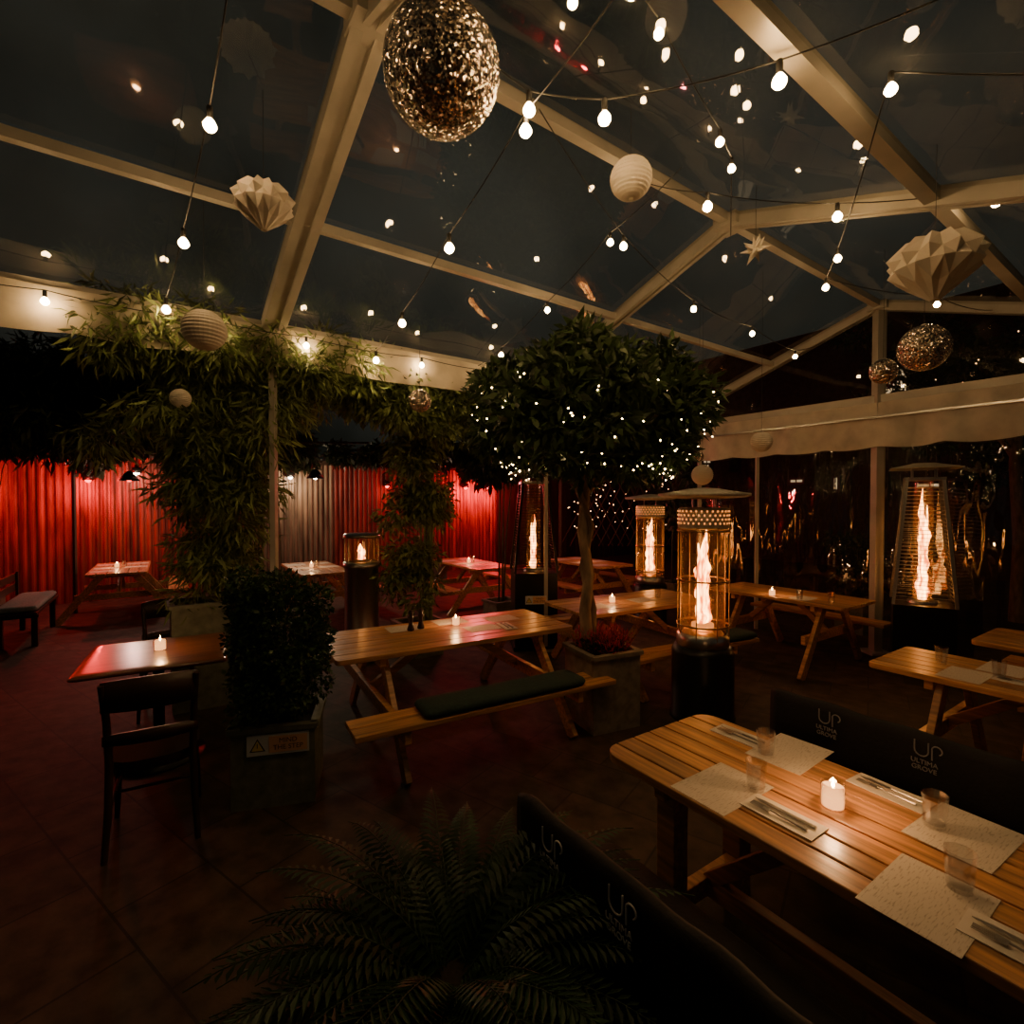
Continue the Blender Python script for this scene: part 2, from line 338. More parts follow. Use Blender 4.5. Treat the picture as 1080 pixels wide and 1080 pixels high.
valance('valance_curtain',T(0,WL,0),T(9.2,WL,0),3.0,3.30,.06)
valance('valance_curtain',T(0,WL,0),T(0,-WR,0),2.46,2.97,-.07)
# ---------------------------------------------------------------- tables
def rounded_top(mb,L,W,n,k,zt=.75,th=.035,rad=.09,gap=.008):
    pw=(W-gap*(n-1))/n
    for i in range(n):
        y0=-W/2+i*(pw+gap); y1=y0+pw
        if i in(0,n-1):
            sg=-1 if i==0 else 1; yo,yi=(y0,y1) if i==0 else (y1,y0); rr=min(rad,pw*.95); P=[(-L/2,yi)]
            for q in range(6): t=pi/2*q/5; P.append((-L/2+rr-rr*math.cos(t),yo-sg*(rr-rr*math.sin(t))))
            for q in range(6): t=pi/2*q/5; P.append((L/2-rr+rr*math.sin(t),yo-sg*(rr-rr*math.cos(t))))
            P.append((L/2,yi))
            if i!=0: P=P[::-1]
            mb.prism(P,zt-th,zt,k)
        else: mb.box((0,(y0+y1)/2,zt-th/2),(L,pw,th),k)
def picnic(loc,ang,L=1.85,W=.8,cush=(),sides=(-1,1),off=.53,n=6,k='pine'):
    mb=MB(); rounded_top(mb,L,W,n,k,rad=.04)
    for x in(-L/2+.32,L/2-.32):
        mb.box((x,0,.69),(.045,W-.06,.07),k)
        for sy in(-1,1):
            mb.beam((x+.045,sy*.2,.7),(x+.045,sy*(W/2+off-.17),.0),.095,.04,k,up=(1,0,0))
        y0=-(W/2+off-.02) if -1 in sides else -W/2-.15; y1=(W/2+off-.02) if 1 in sides else W/2+.15
        mb.box((x,(y0+y1)/2,.375),(.045,y1-y0,.09),k)
        mb.beam((x,0,.38),(x*.25,0,.7),.05,.06,k)
    for sy in sides:
        for q in(0,1): mb.box((0,sy*(W/2+off-.065-.14*q),.435),(L,.13,.035),k)
    for sy,x,ln in cush: mb.cushion((x,sy*(W/2+off-.135),.455),ln,.27,.06,'cushion')
    return mb.build('picnic_table',loc,ang,bevel=.004)
picnic((-.52,4.20,0),BD,1.95,.82,cush=((-1,.08,1.25),))
picnic((1.27,5.48,0),math.radians(28),1.7,.8,cush=((-1,.5,.7),))
picnic((3.18,5.92,0),AD,1.55,.75,off=.45,sides=(1,))
picnic((3.12,2.80,0),AD,1.8,.66,sides=(-1,),off=.45)
picnic((4.30,3.35,0),AD,1.8,.7,sides=(1,),off=.4)
picnic((-6.35,8.3,0),AD,1.7,.75,sides=(1,)); picnic((-3.2,8.3,0),AD,1.7,.75); picnic((-.7,8.9,0),AD,1.7,.75); picnic((1.35,9.1,0),AD,1.5,.75)
A0=Vector((.67,2.36,0)); d=Vector((math.cos(AD),math.sin(AD),0)); p=Vector((-d.y,d.x,0)); AC=A0+d*.95
mb=MB(); rounded_top(mb,1.9,.70,7,'pine',rad=.09,gap=.009)
for x in(-.68,.68):
    for y in(-.22,.22): mb.box((x,y,.36),(.085,.085,.72),'pine')
    mb.box((x,0,.68),(.05,.6,.07),'pine'); mb.box((x,0,.2),(.05,.5,.08),'pine')
mb.box((0,0,.2),(1.36,.05,.08),'pine'); mb.beam((-.66,0,.22),(-.15,0,.7),.05,.06,'pine'); mb.beam((.66,0,.22),(.15,0,.7),.05,.06,'pine')
mb.build('slatted_dining_table',AC,AD,bevel=.004)
def bench(loc,ang,L,face,xs):
    mb=MB()
    mb.cushion((0,0,.36),L,.42,.10,'black')
    mb.box((0,0,.33),(L-.06,.38,.06),'blackmetal')
    n=40;vs=[];fs=[]
    prof=[(-.205,.44),(-.20,.60),(-.205,.74),(-.215,.775),(-.235,.785),(-.255,.775),(-.262,.74),(-.26,.60),(-.255,.30),(-.21,.30)]
    for i in range(n+1):
        x=-L/2+L*i/n; e=min(1,min(i,n-i)/1.2)*.5+.5
        for y,z in prof: vs.append((x,-.232+(y+.232)*e+.004*math.sin(i*1.1),z-(1-e)*.03+.004*math.sin(i*.8)))
    m=len(prof)
    fs=[(i*m+j,(i+1)*m+j,(i+1)*m+(j+1)%m,i*m+(j+1)%m) for i in range(n) for j in range(m)]
    fs+=[tuple(range(m)),tuple(range(n*m,(n+1)*m))[::-1]]
    mb.add(vs,fs,'black',True)
    for x in(-L/2+.06,L/2-.06):
        for y in(-.23,.17): mb.beam((x,y,0),(x,y,.36),.04,.04,'blackmetal')
        mb.beam((x,-.235,.3),(x,-.235,.7),.03,.03,'blackmetal')
    o=mb.build('upholstered_bench',loc,ang)
    kk='greyink' if face>0 else 'ink'
    for x in xs:
        if face>0: rot=(pi/2,0,pi); y=-.196
        else: rot=(pi/2,0,0); y=-.270
        lg=MB()
        def arc(cx,cz,a0,a1,rr): return [(cx+rr*math.cos(math.radians(a0+(a1-a0)*q/8)),0,cz+rr*math.sin(math.radians(a0+(a1-a0)*q/8))) for q in range(9)]
        sx=-1 if face>0 else 1
        pts=[(-.035,0,.035)]+[(a,b,c) for a,b,c in arc(-.01,-.005,180,360,.025)]+[(.015,0,.035)]
        lg.tube([(sx*a,b,c) for a,b,c in pts],.0028,kk,6)
        pts=[(.028,0,-.035)]+[(.028,0,.01)]+arc(.045,.012,180,-60,.018)
        lg.tube([(sx*a,b,c) for a,b,c in pts],.0028,kk,6)
        lg.build('monogram_print',(x,y,.72),0,parent=o)
        text(o,'printed_lettering','ULTIMA\nGROVE',.028,(x,y,.65),rot,kk)
    return o
bench(A0+d*.98-p*.61,AD,1.75,-1,(-.66,-.36))
bench(A0+d*.95+p*.66,AD+pi,1.8,1,(.6,.2))
mb=MB(); mb.cushion((0,0,.715),.84,.84,.035,'darkwood',.02)
mb.lathe([(.28,0),(.28,.015),(.05,.04),(.035,.08),(.035,.70),(.12,.715)],(0,0,0),'blackmetal',20)
mb.build('bistro_table',(-2.5,3.6,0),BD)
def chair(loc,ang):
    mb=MB(); k='chairwood'
    P=[]
    for i in range(24):
        t=2*pi*i/24; P.append((.21*math.copysign(abs(math.cos(t))**.75,math.cos(t)),.21*math.copysign(abs(math.sin(t))**.75,math.sin(t))))
    mb.prism(P,.44,.47,k); mb.prism([(x*.93,y*.93) for x,y in P],.41,.44,k)
    for sx in(-1,1):
        mb.tube([(sx*.17,.17,.44),(sx*.19,.20,.22),(sx*.20,.21,0)],[.019,.018,.013],k)
        mb.tube([(sx*.20,-.24,0),(sx*.185,-.2,.25),(sx*.18,-.19,.46),(sx*.185,-.215,.7),(sx*.20,-.26,.90)],[.014,.018,.019,.017,.015],k)
        mb.tube([(sx*.185,.19,.24),(sx*.185,-.2,.24)],.010,k)
    mb.tube([(-.18,0,.24),(.18,0,.24)],.010,k)
    def rail(z0,z1,y,th=.018):
        vs=[];n=14
        for i in range(n+1):
            a=-1+2*i/n; x=a*.205; yy=y-.045*(1-a*a)
            for dy,z in((0,z0),(0,z1+.015*(1-a*a)),(-th,z1+.015*(1-a*a)),(-th,z0)): vs.append((x,yy+dy,z))
        fs=[(i*4+j,(i+1)*4+j,(i+1)*4+(j+1)%4,i*4+(j+1)%4) for i in range(n) for j in range(4)]+[(0,1,2,3),(n*4+3,n*4+2,n*4+1,n*4)]
        mb.add(vs,fs,k,True)
    rail(.76,.91,-.235); rail(.58,.63,-.20)
    return mb.build('dining_chair',loc,ang)
chair((-1.98,2.82,0),math.radians(31)); chair((-2.98,4.42,0),math.radians(211))
mb=MB()
for q in(-1,0,1): mb.box((0,q*.14,.43),(1.5,.13,.035),'chairwood')
for x in(-.6,.6):
    mb.box((x,0,.39),(.05,.4,.06),'chairwood')
    for y in(-.16,.16): mb.box((x,y,.19),(.06,.06,.38),'chairwood')
mb.cushion((0,0,.45),1.4,.40,.07,'greycush')
for q in(0,1): mb.box((0,-.24,.62+.14*q),(1.5,.03,.10),'chairwood')
for x in(-.6,.6): mb.box((x,-.21,.58),(.05,.03,.5),'chairwood')
mb.build('garden_bench',(-6.45,6.8,0),AD,bevel=.004)
# ---------------------------------------------------------------- tableware
def placemat(x,y,a,w=.21,h=.30,z=.7505):
    mb=MB(); mb.prism([(-w/2,-h/2),(w/2,-h/2),(w/2,h/2),(-w/2,h/2)],0,.0015,'print'); mb.build('paper_placemat',(x,y,z),a)
def tumbler(x,y,z=.752,h=.105,rr=.037):
    mb=MB(); mb.lathe([(.001,.0),(rr*.8,.0),(rr,h),(rr*.93,h),(rr*.74,.012),(.001,.012)],(0,0,0),'tumbler',12,False); mb.build('drinking_glass',(x,y,z))
def cutlery(x,y,a,z=.752):
    mb=MB(); mb.prism([(-.05,-.12),(.06,-.12),(.06,.12),(-.05,.12)],0,.003,'paper')
    mb.tube([(-.015,-.09,.008),(-.015,0,.009),(-.015,.03,.012)],[.005,.003,.003],'steel',6)
    mb.prism([(-.027,.03),(-.003,.03),(-.003,.055),(-.027,.055)],.009,.011,'steel')
    for q in range(4): mb.box((-.0255+q*.007,.075,.010),(.0035,.045,.002),'steel')
    mb.tube([(.02,-.1,.008),(.02,0,.008)],[.006,.005],'steel',6)
    mb.prism([(.013,0),(.027,0),(.029,.07),(.022,.105),(.013,.08)],.007,.009,'steel')
    mb.build('cutlery_set',(x,y,z),a)
def candle(x,y,z=.752,e=1.6,s=1.):
    mb=MB(); R=.034*s;H=.075*s
    mb.lathe([(.001,0),(R,0),(R*1.05,H*.5),(R,H),(R*.93,H),(R*.93,H*.1)],(0,0,0),'tumbler',18)
    mb.lathe([(.001,.006),(R*.9,.006),(R*.92,H*.86),(R*.5,H*.8),(.001,H*.8)],(0,0,0),'wax',18)
    mb.lathe([(.001,H*.8),(.006,H*.9),(.004,H*1.05),(.0005,H*1.25)],(0,0,0),'cflame',8)
    o=mb.build('votive_candle',(x,y,z)); plight('candle_light',(0,0,H*1.6),e*1.4,(1,.5,.2),.02,o)
ad=AD
for x,y,a in((.775,1.87,ad),(1.165,2.13,ad+.05),(1.43,1.60,ad-.05),(1.10,1.335,ad),(1.52,1.16,ad)): placemat(x,y,a,.22,.31)
for x,y in((1.05,2.10),(.89,1.85),(1.37,1.64),(1.215,1.37)): tumbler(x,y)
cutlery(.90,1.69,ad+1.57); cutlery(1.2,1.17,ad+1.6); cutlery(1.36,1.83,ad+1.5); cutlery(1.02,2.27,ad+1.6)
candle(1.105,1.745,e=2.2,s=1.1)
for x,y in((-.9,4.25),(-.25,4.27),(-.55,4.5),(-.1,4.62)): placemat(x,y,BD,.28,.2)
candle(-.48,4.36); cutlery(-.05,4.33,.4)
def mill(x,y):
    mb=MB(); mb.lathe([(.001,0),(.028,0),(.03,.01),(.018,.05),(.02,.09),(.026,.11),(.018,.125),(.024,.145),(.012,.165),(.001,.167)],(0,0,0),'chairwood',14); mb.build('pepper_mill',(x,y,.752))
mill(-.83,4.18); mill(-.76,4.25)
candle(-2.5,3.62,e=1.8,s=1.1)
candle(1.05,5.35); placemat(.85,5.15,BD,.28,.2); placemat(1.4,5.5,BD,.28,.2); tumbler(1.6,5.6)
candle(2.93,5.75); placemat(3.2,5.6,AD,.2,.28); tumbler(3.1,5.5); tumbler(3.35,5.35)
placemat(2.76,3.1,AD); placemat(3.1,3.2,AD); tumbler(2.8,3.32); tumbler(2.92,3.05); placemat(3.0,2.7,AD); cutlery(2.95,2.95,AD+1.5)
for cx,cy in((-6.35,8.3),(-3.2,8.3),(-.7,8.9),(1.35,9.1)):
    for a,b_ in((-.5,-.2),(-.5,.2),(.05,-.2),(.05,.2),(.5,-.2)):
        q=Vector((cx,cy,0))+d*a+p*b_; placemat(q.x,q.y,AD+1.57,.3,.22)
    tumbler(cx+.02,cy+.05); candle(cx-.05,cy-.02,e=1.2)
# ---------------------------------------------------------------- heaters
def flame(mb,z0,z1,R,c=(0,0)):
    n=36
    for (dx,dy,k,ph,zz) in((0,0,1.,0,1.),(.35,.2,.55,2,.72),(-.35,-.25,.6,4,.85)):
        pr=[]
        for i in range(n+1):
            t=i/n; pr.append((max(.002,k*R*(math.sin(pi*min(1,t*.85+.15))**.6)*(1-.45*t)*(.8+.3*math.sin(t*19+ph)*math.sin(t*7+1+ph))),z0+(z1-z0)*t*zz))
        o=len(mb.v); mb.lathe(pr,(0,0,0),'flame',12,True,mod=lambda th,z:1+.3*math.sin(3*th+z*17+ph)+.15*math.sin(z*41+th))
        for q in range(o,len(mb.v)):
            x,y,z=mb.v[q]; f=(z-z0)/(z1-z0); mb.v[q]=(x+R*(dx+.35*math.sin(z*9+ph)*f),y+R*(dy+.35*math.cos(z*7+ph)*f),z)
def tube_heater(loc,hat=True,H=1.9,s=1.):
    mb=MB(); R=.25
    mb.lathe([(.001,0),(R+.01,0),(R+.01,.03),(R,.04),(R,.56),(R-.02,.60),(.17,.62),(.001,.62)],(0,0,0),'blackmetal',32)
    zt=H-.30
    mb.lathe([(.20,.60),(.21,.62),(.21,.70),(.19,.72)],(0,0,0),'steel',32)
    mb.lathe([(.001,.735),(.15,.735),(.17,.71)],(0,0,0),'brass',32)
    mb.lathe([(.06,.74),(.09,.75),(.09,.79),(.02,.80)],(0,0,0),'ember',20)
    mb.lathe([(.18,.70),(.18,zt)],(0,0,0),'glass',32)
    for z in (.78,1.15,zt-.04): mb.lathe([(.205,z),(.212,z),(.212,z+.014),(.205,z+.014),(.205,z)],(0,0,0),'brass',32)
    for i in range(8):
        t=2*pi*i/8+.2; mb.tube([(.208*math.cos(t),.208*math.sin(t),.68),(.208*math.cos(t),.208*math.sin(t),zt)],.0045,'brass',6)
    mb.lathe([(.001,zt+.16),(.18,zt+.16),(.20,zt+.15),(.205,zt+.0),(.19,zt-.02),(.175,zt-.02)],(0,0,0),'hat',32)
    for zz in range(4):
        for i in range(30):
            t=2*pi*(i+.5*(zz%2))/30; mb.box((.204*math.cos(t),.204*math.sin(t),zt+.03+.033*zz),(.006,.012,.014),'ember',Matrix.Rotation(t,3,'Z'))
    if hat:
        for i in range(4):
            t=2*pi*i/4+.5; mb.tube([(.12*math.cos(t),.12*math.sin(t),zt+.15),(.12*math.cos(t),.12*math.sin(t),H-.03)],.007,'steel',6)
        mb.lathe([(.05,H-.07),(.17,H-.07),(.33,H-.055),(.365,H-.045),(.365,H-.025),(.2,H-.0),(.12,H+.016),(.001,H+.025)],(0,0,0),'hat',40)
    flame(mb,.78,zt-.02,.075); return mb.build('patio_heater',loc)
tube_heater((1.60,4.28,0)); tube_heater((2.05,7.6,0))
def short_heater(loc):
    mb=MB(); H=1.45
    mb.lathe([(.001,0),(.22,0),(.22,.05),(.19,.08),(.19,1.05),(.21,1.07),(.21,1.12),(.18,1.13)],(0,0,0),'steel',32)
    mb.lathe([(.18,1.12),(.18,1.40)],(0,0,0),'glass',32)
    mb.lathe([(.001,H),(.17,H),(.205,H-.02),(.205,H-.05),(.18,H-.05)],(0,0,0),'steel',32)
    for i in range(6):
        t=2*pi*i/6; mb.tube([(.195*math.cos(t),.195*math.sin(t),1.1),(.195*math.cos(t),.195*math.sin(t),1.42)],.005,'steel',6)
    flame(mb,1.15,1.33,.05); return mb.build('cylinder_heater',loc)
short_heater((-1.72,5.85,0))
def pyramid_heater(loc,ang,fr=.048,zb=.72,ft=1.95):
    mb=MB(); H=2.2; b=.26;t=.15; zt=2.05
    mb.prism([(-b,-b),(b,-b),(b,b),(-b,b)],.04,zb,'blackmetal'); mb.prism([(-b-.02,-b-.02),(b+.02,-b-.02),(b+.02,b+.02),(-b-.02,b+.02)],.0,.05,'blackmetal')
    pk='steel' if ft>1.8 else 'blackmetal'
    for sx in(-1,1):
        for sy in(-1,1): mb.beam((sx*b,sy*b,zb),(sx*t,sy*t,zt),.03,.03,pk)
    for i in range(30):
        f=i/30; z=zb+.05+(zt-zb-.1)*f; q=b+(t-b)*((z-zb)/(zt-zb))
        for sx,sy,ex,ey in((-1,-1,1,-1),(1,-1,1,1),(1,1,-1,1),(-1,1,-1,-1)): mb.tube([(sx*q,sy*q,z),(ex*q,ey*q,z)],.0032,pk,4,False)
    mb.lathe([(.085,zb),(.085,zt)],(0,0,0),'glass',20)
    mb.lathe([(.13,zb),(.13,zb+.03),(.08,zb+.05)],(0,0,0),'steel',20)
    mb.box((0,0,zt),(2*t+.04,2*t+.04,.03),'steel')
    for sx in(-1,1):
        for sy in(-1,1): mb.beam((sx*.1,sy*.1,zt),(sx*.1,sy*.1,H-.03),.012,.012,'steel')
    mb.add([(-.3,-.3,H-.04),(.3,-.3,H-.04),(.3,.3,H-.04),(-.3,.3,H-.04),(-.08,-.08,H+.02),(.08,-.08,H+.02),(.08,.08,H+.02),(-.08,.08,H+.02)],[(3,2,1,0),(4,5,6,7),(0,1,5,4),(1,2,6,5),(2,3,7,6),(3,0,4,7)],'hat')
    flame(mb,zb+.03,ft,fr); return mb.build('pyramid_heater',loc,ang)
pyramid_heater((4.42,5.50,0),TA+.35,.06); ph=pyramid_heater((.27,6.45,0),.1,.045,.94,1.65)
# ---------------------------------------------------------------- signs
def sign(loc,ang,w=.30,h=.10):
    mb=MB(); mb.box((0,0,0),(w,.006,h),'ink'); mb.box((w*.16,-.004,0),(w*.62,.003,h*.8),'orange')
    a=-w*.33; mb.add([(a-h*.36,-.0045,-h*.3),(a+h*.36,-.0045,-h*.3),(a,-.0045,h*.34)],[(0,1,2)],'blackink'); mb.add([(a-h*.27,-.006,-h*.25),(a+h*.27,-.006,-h*.25),(a,-.006,h*.25)],[(0,1,2)],'yellow')
    mb.box((a,-.008,0),(.004,.002,h*.22),'blackink')
    o=mb.build('warning_sign',loc,ang); text(o,'sign_lettering','MIND\nTHE STEP',h*.33,(w*.16,-.0062,0),(pi/2,0,0),'blackink',.0003); return o
# ---------------------------------------------------------------- planters & plants
def planter_box(mb,sx,sy,h,k,t=.03):
    for c,dd in(((0,-sy/2+t/2,h/2),(sx,t,h)),((0,sy/2-t/2,h/2),(sx,t,h)),((-sx/2+t/2,0,h/2),(t,sy-2*t,h)),((sx/2-t/2,0,h/2),(t,sy-2*t,h))): mb.box(c,dd,k)
    for c,dd in(((0,-sy/2,h),(sx+.03,.05,.03)),((0,sy/2,h),(sx+.03,.05,.03)),((-sx/2,0,h),(.05,sy,.03)),((sx/2,0,h),(.05,sy,.03))): mb.box(c,dd,k)
    mb.box((0,0,h-.05),(sx-2*t,sy-2*t,.04),'soil')
mb=MB(); planter_box(mb,.46,.42,.47,'planter')
bl=[((0,0,.90),(.27,.25,.48),5600)]
for i in range(34):
    t=rng.random()*6.28; z=.5+rng.random()*.82; bl.append(((.21*math.cos(t),.21*math.sin(t),z),(.11,.11,.12),230))
leaves('',bl,.032,.6,'boxleaf',0,extra=mb,shell=4); mb.build('boxwood_planter',(-1.46,3.20,0),math.radians(14))
q=Matrix.Rotation(math.radians(14),3,'Z')@Vector((.03,-.222,.38)); sign(Vector((-1.46,3.20,0))+q,math.radians(14),.34,.12)
sign((-2.815,4.50,.84),TA,.28,.10); sign((.29,6.17,.62),.1,.26,.10)
mb=MB(); planter_box(mb,.44,.44,.60,'stone')
fl=[((rng.uniform(-.16,.16),rng.uniform(-.16,.16),.66),(.07,.07,.10),70) for _ in range(22)]
leaves('',fl,.045,.2,'flower',-1.,extra=mb); leaves('',[((0,0,.62),(.2,.2,.08),900)],.04,.4,'darkleaf',-.5,extra=mb)
mb.tube([(-.08,.08,.55),(-.10,.10,.9),(-.05,.12,1.2),(-.09,.16,1.55),(-.03,.2,1.95),(-.02,.25,2.3)],[.055,.05,.045,.045,.04,.03],'bark',10)
mb.tube([(-.03,.1,.55),(-.01,.12,.9),(-.09,.15,1.25),(-.03,.12,1.6),(-.12,.2,1.95),(-.3,.25,2.3)],[.04,.035,.035,.03,.03,.02],'bark',10)
for i in range(14):
    t=2*pi*i/14; mb.tube([(-.05,.2,1.85+.02*i),(.4*math.cos(t)-.05,.4*math.sin(t)+.25,2.2+.02*i),(.75*math.cos(t),.75*math.sin(t)+.25,2.45)],[.025,.015,.006],'bark',6)
cc=(0.08,.3,2.58); bl=[(cc,(.88,.82,.54),5400)]
for i in range(110):
    t=rng.random()*6.28; ph_=math.acos(rng.uniform(-.9,1)); rr=.84+.18*rng.random()
    bl.append(((cc[0]+.96*rr*math.sin(ph_)*math.cos(t),cc[1]+.9*rr*math.sin(ph_)*math.sin(t),cc[2]+.60*rr*math.cos(ph_)),(.18,.18,.13),140))
leaves('',bl,.10,.36,'leaf',.12,extra=mb,shell=2.5)
mb.build('bay_tree',(.74,4.20,0),math.radians(24))
TC=Vector((.68,4.48,2.60))
def lights_cloud(name,pts,rad,k):
    mb=MB()
    for c in pts:
        a=rad*random.uniform(.6,1.15); vs=[(c[0]+a,c[1],c[2]),(c[0]-a,c[1],c[2]),(c[0],c[1]+a,c[2]),(c[0],c[1]-a,c[2]),(c[0],c[1],c[2]+a),(c[0],c[1],c[2]-a)]
        mb.add(vs,[(0,2,4),(2,1,4),(1,3,4),(3,0,4),(2,0,5),(1,2,5),(3,1,5),(0,3,5)],k)
    return mb
pts=[]
for i in range(190):
    t=rng.random()*6.28; el=-.85+(1.1*rng.random()**1.9); rr=.93+.13*rng.random()
    pts.append((TC.x+1.0*rr*math.cos(el)*math.cos(t),TC.y+.98*rr*math.cos(el)*math.sin(t),TC.z+.76*rr*math.sin(el)))
mb=lights_cloud('',pts,.0078,'fairy')
for i in range(4):
    mb.tube([(TC.x+.8*math.cos(a),TC.y+.8*math.sin(a),TC.z-.45+.2*i) for a in np.linspace(0,6.28,24)],.002,'wire',4,False)
mb.build('fairy_lights')
pts=[(1.2+2.2*rng.random(),10.2+.8*rng.random(),1.2+1.2*rng.random()) for _ in range(90)]
mb=lights_cloud('',pts,.012,'fairyfar')
for i in range(12):
    mb.beam((1.0+.2*i,10.6,.9),(1.9+.2*i,10.6,2.6),.02,.015,'fence'); mb.beam((1.9+.2*i,10.62,.9),(1.0+.2*i,10.62,2.6),.02,.015,'fence')
mb.beam((1,10.6,2.6),(4.1,10.6,2.6),.04,.04,'fence'); mb.beam((1,10.6,0),(1,10.6,2.6),.05,.05,'fence'); mb.beam((4.1,10.6,0),(4.1,10.6,2.6),.05,.05,'fence')
mb.build('trellis_lights')
def bamboo(name,loc,stems,blobs,k='bamboo',size=.12,asp=.14,pl=(.9,.4,.45),droop=.5,top=3.2,lean=0.,sx=0.):
    mb=MB(); planter_box(mb,*pl,'planter')
    for i in range(stems):
        x=rng.uniform(-pl[0]/2+.08,pl[0]/2-.08); y=rng.uniform(-.12,.12); bx,by=rng.normal()*.3+lean,rng.normal()*.2
        mb.tube([(x,y,.35),(x+bx*.1,y+by*.1,1.3),(x+bx*.4,y+by*.4,2.3),(x+bx,y+by,top)],[.012,.011,.008,.004],k,6)
    leaves('',blobs,size,asp,k,droop,extra=mb,shell=2.); return mb.build(name,loc,TA)
def cl(n,cx,cy,cz,rx,ry,rz,cnt,br=.22):
    return [((cx+rng.normal()*rx,cy+rng.normal()*ry,cz+rng.normal()*rz),(br*1.2,br,br*.8),cnt) for _ in range(n)]
bamboo('bamboo_plant',(-2.62,4.72,0),12,cl(60,.15,-.38,3.08,.58,.10,.10,250,.2)+cl(30,.05,-.2,2.55,.38,.14,.22,220)+cl(26,-.08,-.05,1.95,.17,.13,.33,190)+cl(18,-.1,0,1.3,.13,.12,.25,150,.17),pl=(.9,.4,.91),size=.13,asp=.15)
bamboo('bamboo_plant',(-5.35,4.05,0),5,cl(56,1.15,-.1,2.90,.65,.15,.16,260)+cl(30,1.1,0,2.52,.6,.2,.11,240),k='darkleaf',asp=.2,lean=.9,top=2.9)
bamboo('climbing_vine',(-1.12,6.05,0),6,cl(44,-.2,-.45,2.92,.5,.14,.16,200)+cl(30,0,-.1,2.1,.2,.15,.4,190)+cl(14,0,0,1.1,.15,.13,.3,130,.17),k='bamboo',size=.09,asp=.35,pl=(.5,.35,.4))
bamboo('climbing_vine',(-6.6,5.9,0),3,cl(46,.8,0,2.85,.9,.3,.17,260),k='darkleaf',size=.12,asp=.35,pl=(.6,.35,.4),lean=.5)
bamboo('climbing_vine',(-4.6,9.7,0),4,cl(40,.3,0,2.85,1.5,.25,.14,240),k='darkleaf',size=.14,asp=.4,pl=(.6,.35,.4))
bamboo('climbing_vine',(-1.8,11.4,0),4,cl(30,.3,0,2.85,1.2,.25,.15,200),k='darkleaf',size=.14,asp=.4,pl=(.6,.35,.4))
bamboo('climbing_vine',(-8.0,7.6,0),3,cl(34,.3,0,2.9,1.0,.25,.16,200),k='darkleaf',size=.14,asp=.4,pl=(.6,.35,.4))
bamboo('climbing_vine',(2.9,9.0,0),3,cl(16,.2,0,2.2,.5,.25,.4,170),k='darkleaf',size=.12,asp=.4,pl=(.6,.35,.4))
bamboo('climbing_vine',(-.15,7.3,0),3,cl(26,0,0,2.6,.4,.2,.25,170),k='darkleaf',size=.12,asp=.4,pl=(.4,.35,.4))
bamboo('hedge_planter',P3+r*1.6+l*(.6),3,cl(14,0,0,.95,.6,.15,.2,200),k='darkleaf',size=.09,asp=.35,pl=(1.6,.35,.5),top=1.1)
tb=P3+r*3.6-l*.6; mb=MB(); mb.tube([(0,0,0),(.05,.03,1.2),(-.04,.05,2.4),(.02,0,3.4)],[.11,.09,.07,.04],'bark',10)
for i in range(8):
    t=.785*i; mb.tube([(-.03,.04,2.2+.1*i),(.5*math.cos(t),.5*math.sin(t),2.9+.08*i),(1.0*math.cos(t),1.0*math.sin(t),3.5)],[.035,.02,.01],'bark',6)
leaves('',cl(40,0,0,3.7,.75,.75,.45,220,.3),.12,.4,'darkleaf',.1,extra=mb); mb.build('garden_tree',tb)
pts=[tuple(tb+Vector((rng.normal()*.9,rng.normal()*.9,3.55+rng.normal()*.35))) for _ in range(80)]
lights_cloud('',pts,.011,'fairyfar').build('fairy_lights')  # glow points added for the sparkle reflected in the gable plastic
mb=MB(); planter_box(mb,.5,.5,.42,'blackmetal'); mb.cushion((0,0,.36),.4,.4,.1,'soil')
for f in range(170):
    az=rng.random()*6.28; ln=rng.uniform(.42,.78); el=rng.uniform(.35,1.3); dr=Vector((math.cos(az),math.sin(az),0)); side=Vector((-dr.y,dr.x,0))
    base=Vector((dr.x*.08*rng.random(),dr.y*.08*rng.random(),.42)); pts_=[];nseg=28; pos=base.copy(); a=el
    for i in range(nseg+1):
        pts_.append(pos.copy()); a-=(el+rng.uniform(.2,.35))/nseg*1.1; pos=pos+(dr*math.cos(a)+Vector((0,0,1))*math.sin(a))*ln/nseg
    mb.tube(pts_[::3],.0018,'fern',4,False)
    vs=[];fs=[];tw=rng.uniform(-.45,.45)
    for i in range(3,nseg):
        t=i/nseg; w=.10*math.sin(pi*min(1,(t*.95+.12)))**.8*(1-.3*t); tg=(pts_[i+1]-pts_[i]).normalized(); nn=side.cross(tg)
        for sg in(-1,1):
            dd=(side*sg*math.cos(tw)+nn*math.sin(tw)*sg+tg*.45).normalized(); o=len(vs); bw=ln/nseg*.42
            vs+= [pts_[i]-tg*bw,pts_[i]+dd*w*.5+tg*bw*.6-Vector((0,0,w*.06)),pts_[i]+dd*w-Vector((0,0,w*.25)),pts_[i]+dd*w*.5-tg*bw-Vector((0,0,w*.06)),]
            fs.append((o,o+3,o+2,o+1))
    mb.add(vs,fs,'fern',False)
mb.build('potted_fern',(-.17,1.42,0),.5)
